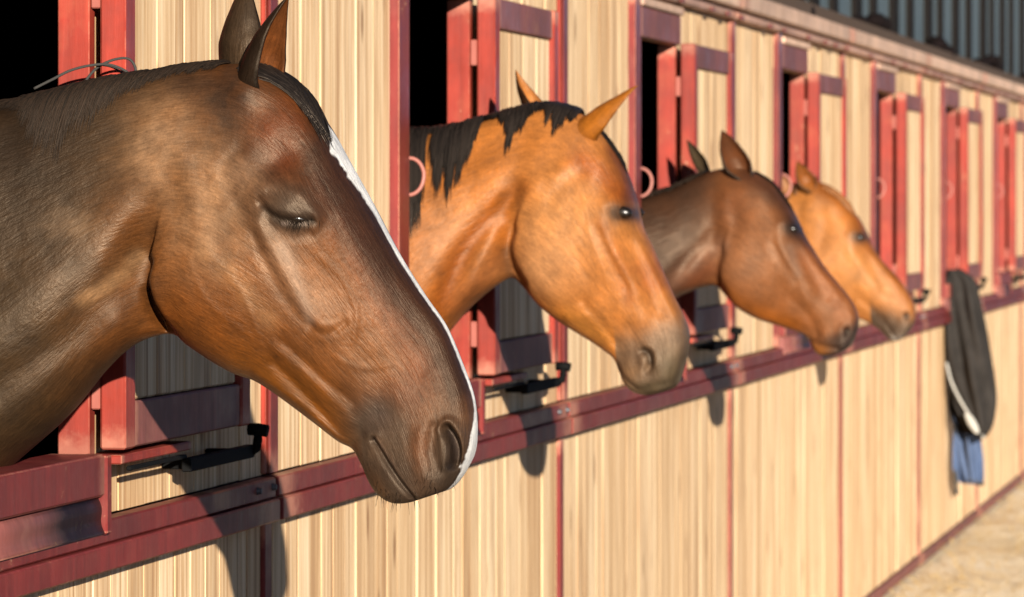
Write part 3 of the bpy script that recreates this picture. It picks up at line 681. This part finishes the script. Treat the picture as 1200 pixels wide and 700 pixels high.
def whiskers(h, root, spots, seed):
    rg = np.random.RandomState(seed); bm = bmesh.new(); X, Y, L = h.XY
    for (cx, cy, sx, sy, n, ln) in spots:
        for _ in range(n):
            px, py = rg.normal(cx, sx), rg.normal(cy, sy); i = np.argmin((X-px)**2+(Y-py)**2)
            if (X[i]-px)**2+(Y[i]-py)**2 > 9: continue
            p = h.world(np.array([X[i]]), np.array([Y[i]]), np.array([L[i]-.001]))[0]
            d = h.N*.6+h.F*rg.normal(.25, .3)+np.array([0, 0, -1.0])*rg.uniform(.4, 1.0); d /= np.linalg.norm(d); l = ln*rg.uniform(.5, 1.2)
            tube_bm(bm, [p, p+d*l*.5, p+d*l-np.array([0, 0, l*.18])], .00045, 3, taper=lambda t: 1-.7*t)
    h.attach('whiskers', bm, HB, root)['kind'] = 'stuff'
whiskers(h1, root1, [(455, 578, 14, 7, 26, .016), (520, 562, 18, 12, 24, .012), (480, 588, 14, 4, 12, .016)], 4)
whiskers(h1, root1, [(370, 257, 9, 1.5, 45, .016)], 6)

# ------------------------------------------------------------ horse 2: bright bay with a black mane
PA2 = [(0, (270, 200), (300, 660)), (1, (390, 175), (430, 500)), (2, (471, 156), (500, 424)), (3, (515, 154), (528, 386)), (4, (563, 143), (554, 357)), (5, (597, 133), (580, 336)), (6.3, (631, 125), (600, 326)),
       (7.5, (660, 126), (613, 336)), (9, (690, 139), (630, 356)), (10.5, (715, 168), (647, 371)), (11.5, (734, 201), (661, 381)), (12.2, (745, 235), (674, 389)), (13, (752, 264), (687, 397)),
       (13.6, (763, 287), (698, 404)), (14.3, (775, 314), (709, 412)), (15.3, (789, 346), (719, 420)), (16.5, (801, 370), (724, 430)), (17.5, (807, 388), (729, 443)), (18.5, (807, 404), (735, 453)),
       (19.7, (803, 423), (744, 460)), (21, (798, 440), (756, 463)), (22, (793, 451), (768, 462)), (23, (785, 457), (776, 460))]
FE2 = [('G', 735, 246, 16, 12, 20, 9), ('L', [(718, 240), (732, 236), (746, 243)], 3.5, 4), ('L', [(725, 250), (735, 257), (748, 256)], 2.5, -3), ('G', 726, 212, 11, 12, 0, -9),
       ('L', [(716, 262), (730, 292), (748, 325), (758, 345)], 5, 5), ('L', [(712, 270), (724, 300), (742, 335)], 3.5, -4), ('G', 665, 292, 38, 40, 0, 11),
       ('L', [(609, 270), (603, 288), (606, 308), (619, 332)], 15, -26, 3.5), ('L', [(610, 240), (605, 262), (602, 285)], 9, -5), ('L', [(560, 345), (585, 290), (625, 235), (668, 205)], 8, 7),
       ('L', [(520, 370), (550, 305), (580, 262), (615, 228)], 9, -15), ('L', [(575, 320), (610, 262), (650, 220)], 6, -7), ('L', [(545, 365), (572, 320), (592, 285)], 7, 7), ('L', [(500, 220), (560, 190), (620, 165)], 14, -6), ('L', [(470, 240), (530, 215), (600, 180)], 22, 6), ('G', 505, 285, 26, 36, 20, 6),
       ('L', [(672, 372), (700, 372), (722, 408)], 5, 4), ('L', [(690, 352), (706, 372), (726, 402)], 3.5, -4), ('G', 700, 365, 14, 16, 0, 4), ('L', [(725, 425), (735, 440), (752, 455)], 2.2, -4),
       ('L', [(759, 409), (766, 414), (768, 424), (765, 432)], 3, -15), ('L', [(755, 408), (764, 404), (773, 412), (774, 426)], 3.2, 6), ('L', [(757, 418), (759, 430)], 4, 4), ('G', 765, 375, 18, 20, 0, 3), ('G', 745, 445, 14, 8, 20, 3), ('L', [(756, 282), (772, 322), (790, 362), (800, 385)], 4, 4), ('L', [(744, 282), (762, 328), (776, 365)], 6, -7), ('L', [(735, 300), (752, 340), (760, 372)], 6, 4), ('L', [(745, 385), (752, 405), (752, 425)], 5, -4), ('G', 783, 425, 10, 16, 0, 5), ('L', [(640, 352), (668, 362), (690, 352)], 6, -5), ('L', [(690, 300), (700, 330), (694, 350)], 7, -4), ('L', [(700, 265), (712, 300), (722, 330)], 2, 2.5), ('L', [(748, 460), (770, 452), (792, 448)], 3, -3), ('G', 742, 446, 10, 8, 30, 6), ('G', 645, 225, 16, 14, 0, 6), ('L', [(655, 235), (672, 212), (690, 205)], 5, -4)]
def col2(X, Y, lat, a, ph):
    DK[:] = [.54, -.08]
    c = np.tile(dc(232, 150, 86), (len(X), 1)); g = lambda *z: field(X, Y, ('G',)+z+(1.0,)); L = lambda p, s: field(X, Y, ('L', p, s, 1.0))
    n = fbm(X*.07, Y*.07, 15); n2 = fbm(X*.2, Y*.2, 19)
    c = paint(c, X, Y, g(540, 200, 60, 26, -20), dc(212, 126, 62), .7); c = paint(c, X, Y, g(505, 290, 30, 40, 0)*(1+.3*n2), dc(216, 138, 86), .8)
    c = paint(c, X, Y, L([(520, 370), (548, 305), (580, 258), (620, 222)], 11), dc(178, 92, 34), .85); c = paint(c, X, Y, L([(545, 360), (575, 325), (592, 300)], 13), dc(172, 104, 66), .7)  # neck groove shading put into the coat colour
    c = paint(c, X, Y, L([(600, 240), (602, 290), (625, 340), (662, 372)], 10), dc(186, 98, 28), .85); c = paint(c, X, Y, L([(600, 295), (602, 322), (618, 342)], 6), dc(90, 48, 26), .8)  # shading of the jaw edge and throat crease painted into the coat
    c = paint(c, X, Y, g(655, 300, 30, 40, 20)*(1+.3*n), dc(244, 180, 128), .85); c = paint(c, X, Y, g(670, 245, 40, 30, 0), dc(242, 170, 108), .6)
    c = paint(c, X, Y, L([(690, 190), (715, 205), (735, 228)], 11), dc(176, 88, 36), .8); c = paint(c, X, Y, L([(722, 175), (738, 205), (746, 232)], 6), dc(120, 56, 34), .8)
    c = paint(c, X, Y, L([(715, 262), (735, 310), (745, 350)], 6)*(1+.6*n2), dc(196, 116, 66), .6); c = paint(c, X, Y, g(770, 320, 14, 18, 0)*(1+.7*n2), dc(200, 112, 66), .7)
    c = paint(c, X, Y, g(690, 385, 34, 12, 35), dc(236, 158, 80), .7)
    mz = 1/(1+np.exp(-(.35*X+Y-(.35*765+383)+n*7)/7)); c = paint(c, X, Y, mz*(X > 725), dc(142, 120, 100), .92); c = paint(c, X, Y, g(738, 438, 13, 13, 0), dc(178, 136, 98), .7)
    c = paint(c, X, Y, g(790, 432, 14, 20, 0)+g(765, 455, 16, 7, 0), dc(96, 86, 66), .8); c = paint(c, X, Y, L([(760, 410), (766, 415), (768, 424)], 3), dc(46, 36, 30), .9); c = paint(c, X, Y, L([(726, 428), (736, 441), (752, 454)], 1.6), dc(80, 60, 48), .7)
    c = paint(c, X, Y, np.clip(1.6*g(738, 250, 11, 7, 10), 0, 1)*np.where(ph < math.pi, 1, .15), dc(58, 40, 32), .9)
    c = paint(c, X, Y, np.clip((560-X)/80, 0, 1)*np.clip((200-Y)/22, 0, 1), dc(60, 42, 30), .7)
    return c
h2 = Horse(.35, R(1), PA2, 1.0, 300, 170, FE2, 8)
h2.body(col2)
h2.ear((674, 163), (755, 101), (.6, -.6, -.2), .040, .022, .07, dc(230, 142, 66), dc(120, 66, 34), (.01, -.03), 120, [.9, .98, 1, .95, .72, .48, .24, .02], dc(232, 148, 84))
h2.ear((630, 148), (594, 80), (.8, .2, .35), .030, -.04, -.09, dc(90, 56, 36), dc(232, 150, 84), (.02, .0), 110)
root2 = thing('horse', 'bright orange bay horse with black mane and grey muzzle, second from the left', 'horse', (.35, .5, .03), 'horses looking out of the stable windows')
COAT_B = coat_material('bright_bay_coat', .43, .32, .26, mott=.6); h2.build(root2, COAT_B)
h2.eye(root2, 738, 249, .020, .0130, .013, 8, .0062, EYE)
h2.strands('mane', HK, root2, [(.6, 2.75, 1000, (-24, 16), (76, 88, 92), -.1, .012, 30), (2.5, 3.1, 120, (-24, 16), (30, 26), -.1, .012, 30), (3.05, 4.15, 620, (-24, 16), (50, 76, 74, 40), -.1, .014, 30), (4.1, 5.1, 260, (-24, 12), (26, 20, 44), .1, .012, 30), (5.0, 5.9, 420, (-24, 12), (62, 58, 30), .1, .012, 30), (5.8, 7.7, 520, (-24, 12), (26, 24, 58, 30), .0, .010, 30)], 13, .0024)
h2.strands('forelock', HK, root2, [(8.4, 9.3, 70, (-30, 8), (8, 6), .9, .005, 10)], 15, .0016)

# ------------------------------------------------------------ horse 3: brown with dark neck
PA3 = [(0, (640, 266), (680, 480)), (1, (715, 246), (735, 396)), (2, (759, 230), (775, 357)), (3, (783, 223), (792, 349)), (4, (811, 210), (808, 342)), (5, (832, 201), (824, 337)), (6.3, (850, 197), (839, 335)),
       (7.5, (866, 196), (850, 346)), (9, (883, 201), (863, 360)), (10.5, (905, 215), (877, 369)), (11.5, (920, 234), (890, 375)), (12.2, (931, 250), (902, 379)), (13, (941, 272), (912, 382)),
       (13.6, (951, 289), (921, 385)), (14.3, (966, 312), (931, 388)), (15.3, (983, 333), (941, 392)), (16.5, (998, 352), (949, 399)), (17.5, (1005, 367), (952, 406)), (18.5, (1006, 380), (956, 413)),
       (19.7, (1003, 393), (963, 417)), (21, (998, 404), (973, 417)), (22, (992, 409), (981, 415)), (23, (987, 412), (985, 414))]
FE3 = [('G', 931, 266, 12, 9, 20, 8), ('L', [(918, 262), (930, 257), (940, 264)], 3, 4), ('L', [(922, 270), (931, 275), (940, 274)], 2, -3), ('G', 915, 238, 9, 10, 0, -8),
       ('L', [(918, 282), (930, 302), (945, 322), (955, 338)], 4, 5), ('L', [(912, 286), (924, 308), (938, 330)], 3, -4), ('G', 880, 318, 30, 30, 0, 10), ('L', [(850, 296), (845, 313), (844, 329), (851, 344)], 12, -24, 3),
       ('L', [(780, 350), (810, 305), (845, 270)], 6, -8), ('L', [(795, 345), (820, 312), (850, 286)], 5, 6), ('L', [(930, 348), (950, 368), (960, 392)], 3, -4), ('L', [(925, 368), (945, 380)], 4, 4),
       ('G', 995, 388, 4, 5, 0, -11), ('L', [(990, 392), (990, 383), (998, 382), (1001, 390)], 2.5, 4), ('L', [(950, 398), (966, 405), (984, 408)], 2, -7), ('G', 962, 412, 8, 4, 0, 5), ('L', [(943, 285), (962, 315), (985, 348)], 3, 4), ('L', [(935, 290), (952, 320), (970, 348)], 5, -7), ('L', [(925, 300), (940, 328), (950, 350)], 5, 4), ('G', 980, 385, 8, 12, 20, -4), ('G', 990, 398, 7, 7, 0, 4), ('L', [(900, 365), (915, 352), (920, 335)], 5, -5), ('L', [(862, 240), (868, 262), (860, 285)], 7, -5), ('G', 858, 235, 12, 14, 0, 5)]
def col3(X, Y, lat, a, ph):
    DK[:] = [.52, -.05]
    c = np.tile(dc(176, 112, 70), (len(X), 1)); g = lambda *z: field(X, Y, ('G',)+z+(1.0,)); L = lambda p, s: field(X, Y, ('L', p, s, 1.0)); n = fbm(X*.08, Y*.08, 25)
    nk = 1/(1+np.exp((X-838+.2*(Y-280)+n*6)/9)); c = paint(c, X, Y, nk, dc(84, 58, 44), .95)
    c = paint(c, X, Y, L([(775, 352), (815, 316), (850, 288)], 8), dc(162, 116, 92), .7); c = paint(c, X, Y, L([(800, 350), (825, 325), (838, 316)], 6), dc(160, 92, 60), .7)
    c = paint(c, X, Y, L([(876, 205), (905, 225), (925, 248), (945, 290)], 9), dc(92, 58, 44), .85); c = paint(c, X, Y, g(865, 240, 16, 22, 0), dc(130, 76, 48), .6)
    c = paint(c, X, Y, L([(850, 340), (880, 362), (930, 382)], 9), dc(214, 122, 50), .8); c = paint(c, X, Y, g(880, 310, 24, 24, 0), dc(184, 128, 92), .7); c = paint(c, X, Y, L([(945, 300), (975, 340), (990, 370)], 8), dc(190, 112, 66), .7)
    c = paint(c, X, Y, L([(930, 290), (940, 320)], 4), dc(190, 150, 124), .6)
    c = paint(c, X, Y, 1/(1+np.exp(-(.6*X+Y-(.6*985+388))/4))*(X > 940), dc(72, 64, 62), .95); c = paint(c, X, Y, g(962, 410, 10, 6, 0), dc(206, 130, 66), .8); c = paint(c, X, Y, g(995, 388, 3, 4, 0)*1.2, dc(40, 32, 30), .9)
    c = paint(c, X, Y, np.clip(1.4*g(933, 268, 8, 6, 10), 0, 1)*np.where(ph < math.pi, 1, .15), dc(60, 46, 40), .85); return c
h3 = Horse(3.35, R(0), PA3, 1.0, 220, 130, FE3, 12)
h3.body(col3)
h3.ear((876, 216), (850, 153), (.55, -.1, .85), .038, .03, .075, dc(60, 42, 34), dc(128, 78, 50), (-.02, 0), 118)
h3.ear((826, 206), (797, 163), (-.2, .3, .9), .018, -.06, -.12, dc(70, 62, 46), dc(96, 80, 60), (.0, .0), 100)
root3 = thing('horse', 'brown horse with dark neck, third from the left, face overlapping the chestnut one', 'horse', (3.35, .5, .03), 'horses looking out of the stable windows')
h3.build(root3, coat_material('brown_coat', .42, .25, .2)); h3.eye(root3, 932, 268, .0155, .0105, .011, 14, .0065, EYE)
h3.strands('mane', HB, root3, [(1.0, 4.8, 500, (-24, 14), (20, 22, 20, 16), -.15, .010, 14)], 23, .003)
h3.strands('forelock', HK, root3, [(8.0, 9.4, 90, (-30, 8), (9, 6), 1.6, .005, 10)], 25, .002)

# ------------------------------------------------------------ horse 4: chestnut, furthest
PA4 = [(0, (830, 258), (850, 424)), (1, (880, 242), (890, 376)), (2, (915, 230), (915, 352)), (3, (925, 224), (920, 346)), (5, (934, 217), (927, 341)), (6.3, (945, 211), (937, 338)),
       (7.5, (957, 211), (945, 345)), (9, (973, 221), (955, 354)), (10.5, (989, 234), (966, 360)), (11.5, (1001, 248), (976, 364)), (12.2, (1010, 261), (985, 367)), (13, (1018, 277), (994, 369)),
       (13.6, (1025, 292), (1001, 372)), (14.3, (1036, 308), (1010, 375)), (15.3, (1052, 325), (1020, 380)), (16.5, (1064, 342), (1030, 386)), (17.5, (1071, 355), (1036, 392)), (18.5, (1073, 365), (1041, 397)),
       (19.7, (1072, 376), (1047, 400)), (21, (1067, 386), (1052, 400)), (22, (1062, 391), (1056, 397)), (23, (1060, 393), (1058, 395))]
FE4 = [('G', 1009, 276, 9, 7, 20, 8), ('L', [(1000, 273), (1008, 269), (1016, 274)], 2.5, 4), ('L', [(1003, 280), (1010, 284), (1017, 282)], 1.8, -3), ('G', 994, 250, 8, 9, 0, -8),
       ('L', [(1000, 292), (1015, 315), (1030, 335)], 4, 5), ('G', 968, 315, 22, 24, 0, 9), ('L', [(1035, 372), (1043, 384), (1052, 397)], 1.8, -6), ('G', 1064, 370, 3.5, 4.5, 0, -10),
       ('L', [(1010, 350), (1025, 362), (1034, 378)], 2.6, -4), ('L', [(1008, 358), (1020, 370)], 3.5, 4), ('L', [(1060, 374), (1060, 366), (1067, 364)], 2, 4), ('L', [(1022, 292), (1038, 315), (1054, 335)], 3, 4), ('L', [(1014, 296), (1028, 322), (1042, 342)], 4, -6), ('G', 1050, 375, 6, 9, 30, -4), ('L', [(985, 362), (1000, 352), (1004, 338)], 4, -4), ('L', [(965, 245), (972, 262), (966, 285)], 5, -4)]
def col4(X, Y, lat, a, ph):
    DK[:] = [.60, -.05]
    c = np.tile(dc(230, 150, 84), (len(X), 1)); g = lambda *z: field(X, Y, ('G',)+z+(1.0,)); L = lambda p, s: field(X, Y, ('L', p, s, 1.0))
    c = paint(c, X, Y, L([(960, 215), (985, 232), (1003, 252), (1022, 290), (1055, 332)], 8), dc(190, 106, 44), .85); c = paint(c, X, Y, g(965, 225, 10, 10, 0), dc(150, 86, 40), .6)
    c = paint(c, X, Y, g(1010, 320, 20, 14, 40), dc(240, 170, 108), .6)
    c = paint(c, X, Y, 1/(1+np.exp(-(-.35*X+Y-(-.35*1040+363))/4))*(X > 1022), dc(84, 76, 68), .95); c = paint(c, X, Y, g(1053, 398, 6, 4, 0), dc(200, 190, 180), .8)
    c = paint(c, X, Y, g(1064, 350, 8, 10, 0), dc(196, 118, 62), .8); c = paint(c, X, Y, np.clip(1.4*g(1010, 278, 7, 5, 10), 0, 1), dc(70, 58, 52), .85); c = paint(c, X, Y, g(1064, 370, 3, 3.5, 0)*1.2, dc(40, 32, 30), .9)
    return c
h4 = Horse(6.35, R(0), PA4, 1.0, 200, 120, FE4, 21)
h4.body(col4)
h4.ear((952, 226), (937, 189), (.7, -.1, .7), .034, .045, .075, dc(140, 88, 44), dc(176, 104, 52), (-.01, 0), 115)
h4.ear((932, 232), (914, 205), (.1, .3, .9), .026, .05, .02, dc(200, 140, 100), dc(214, 150, 104), (.0, .0), 110)
root4 = thing('horse', 'chestnut horse with grey muzzle, furthest head, half behind the brown one', 'horse', (6.35, .5, .03), 'horses looking out of the stable windows')
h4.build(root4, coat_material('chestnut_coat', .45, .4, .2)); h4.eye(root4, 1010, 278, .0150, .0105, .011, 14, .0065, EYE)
HC = hair_material('chestnut_mane_hair', (.10, .035, .012), (.26, .11, .04), .5)
h4.strands('mane', HC, root4, [(2.0, 6.0, 260, (-24, 14), (16, 14), -.1, .010, 12)], 33, .0035)
h4.strands('forelock', HC, root4, [(6.6, 7.8, 120, (-30, 20), (26, 22), 1.6, .008, 12)], 35, .003)

# ------------------------------------------------------------ cord by the first window
bm = bmesh.new()
def wp(px, py, X0): # point on the vertical plane x = X0 seen at a photo pixel
    d = VN+RN*((px-600)/FPX)+np.array([0, 0, -(py-235)/FPX]); t = (X0-CAMn[0])/d[0]; return Vector((CAMn+d*t).tolist())
def cord(pts, X0, r):
    q = crv(pts, 8); tube_bm(bm, [wp(x, y, X0) for x, y in q], r, 6)
cord([(40, 104), (62, 93), (82, 83), (105, 77), (128, 76), (148, 84), (158, 96)], -2.40, .0022)
cord([(96, 103), (104, 90), (116, 78), (134, 70), (150, 69), (158, 78), (160, 95)], -2.39, .0022)
cord([(118, 76), (132, 79), (144, 87), (147, 97)], -2.38, .0018)
tag(obj('cord', bm, M['rope']), 'thin dark cord looping over the crest of the nearest horse', 'cord')

# ------------------------------------------------------------ rug hung over the sill further down
def rug():
    root = thing('horse_rug', 'charcoal horse rug with blue lining hanging from a sill at right', 'rug', (12.1, -.1, 0))
    def sheet(name, rows, X0, depth, mat, seed, th=.012, nx=26):
        rg = np.random.RandomState(seed); n = 40; ys = np.array([r[0] for r in rows], float); L = np.array([r[1] for r in rows], float); Rr = np.array([r[2] for r in rows], float)
        yy = np.linspace(ys[0], ys[-1], n); l = spl(ys, L, yy); r_ = spl(ys, Rr, yy); V = []; Fc = []; m = nx
        for side in (0, 1):
            for i in range(n):
                for j in range(m):
                    q = j/(m-1); px = l[i]+(r_[i]-l[i])*q; t = i/(n-1)
                    fold = (.026*math.sin(q*9+t*3.2)+.016*math.sin(q*19-t*6+1)+.010*math.sin(q*5+t*17))*min(1, t*3+.3)
                    bulge = math.sin(q*math.pi)**.5
                    p = wp(px, yy[i], X0); V.append((p.x-depth*bulge*.5-fold if side == 0 else p.x+depth*bulge*.5-fold*.5, p.y, p.z))
        N1 = n*m
        for i in range(n-1):
            for j in range(m-1):
                a, b, c, d = i*m+j, i*m+j+1, (i+1)*m+j+1, (i+1)*m+j
                Fc += [[a, b, c, d], [N1+a, N1+d, N1+c, N1+b]]
            for j, fl in ((0, 0), (m-1, 1)):
                a, d = i*m+j, (i+1)*m+j; Fc.append([a, d, N1+d, N1+a] if not fl else [a, N1+a, N1+d, d])
        for i in (0, n-1):
            for j in range(m-1):
                a, b = i*m+j, i*m+j+1; Fc.append([a, N1+a, N1+b, b])
        me = bpy.data.meshes.new(name); me.from_pydata(V, [], Fc); smooth(me); b2 = bmesh.new(); b2.from_mesh(me); bmesh.ops.recalc_face_normals(b2, faces=b2.faces); b2.to_mesh(me); b2.free()
        o = obj(name, me, mat); o.parent = root; o.matrix_parent_inverse = Matrix.Translation(-Vector(root.location)); return o
    sheet('rug_cloth', [(316, 1110, 1128), (328, 1107, 1143), (345, 1106, 1148), (370, 1106, 1153), (410, 1107, 1160), (440, 1110, 1165), (470, 1117, 1168), (490, 1126, 1166), (505, 1137, 1161), (514, 1148, 1154)], 12.12, .16, M['rug'], 1)
    sheet('rug_lining', [(440, 1111, 1130), (480, 1114, 1140), (500, 1117, 1146), (530, 1117, 1151), (552, 1118, 1153), (562, 1121, 1153), (567, 1128, 1152)], 12.22, .06, M['denim'], 2)
    sheet('rug_fold', [(430, 1109, 1122), (460, 1111, 1128), (490, 1114, 1138), (508, 1124, 1146)], 12.17, .05, M['frame_dark'], 3)
    b = bmesh.new(); tube_bm(b, [wp(x, y, 12.03) for x, y in crv([(1109, 425), (1114, 445), (1123, 465), (1134, 484), (1146, 503), (1153, 514)], 6)], .006, 8)
    o = obj('rug_binding', b, M['trim']); o.parent = root; o.matrix_parent_inverse = Matrix.Translation(-Vector(root.location))
    b = bmesh.new(); tube_bm(b, [wp(x, y, 12.02) for x, y in crv([(1132, 484), (1139, 496), (1146, 508)], 6)], .017, 10, taper=lambda t: .6+.6*math.sin(t*math.pi))
    o = obj('rug_patch', b, M['trim']); o.parent = root; o.matrix_parent_inverse = Matrix.Translation(-Vector(root.location))
    b = bmesh.new(); tube_bm(b, [wp(x, y, 12.2) for x, y in crv([(1119, 552), (1121, 566), (1121, 580)], 5)], .010, 6)
    tube_bm(b, [wp(x, y, 12.17) for x, y in crv([(1136, 562), (1146, 567), (1153, 567)], 5)], .010, 6)
    o = obj('strap', b, M['rope']); o.parent = root; o.matrix_parent_inverse = Matrix.Translation(-Vector(root.location))
rug()
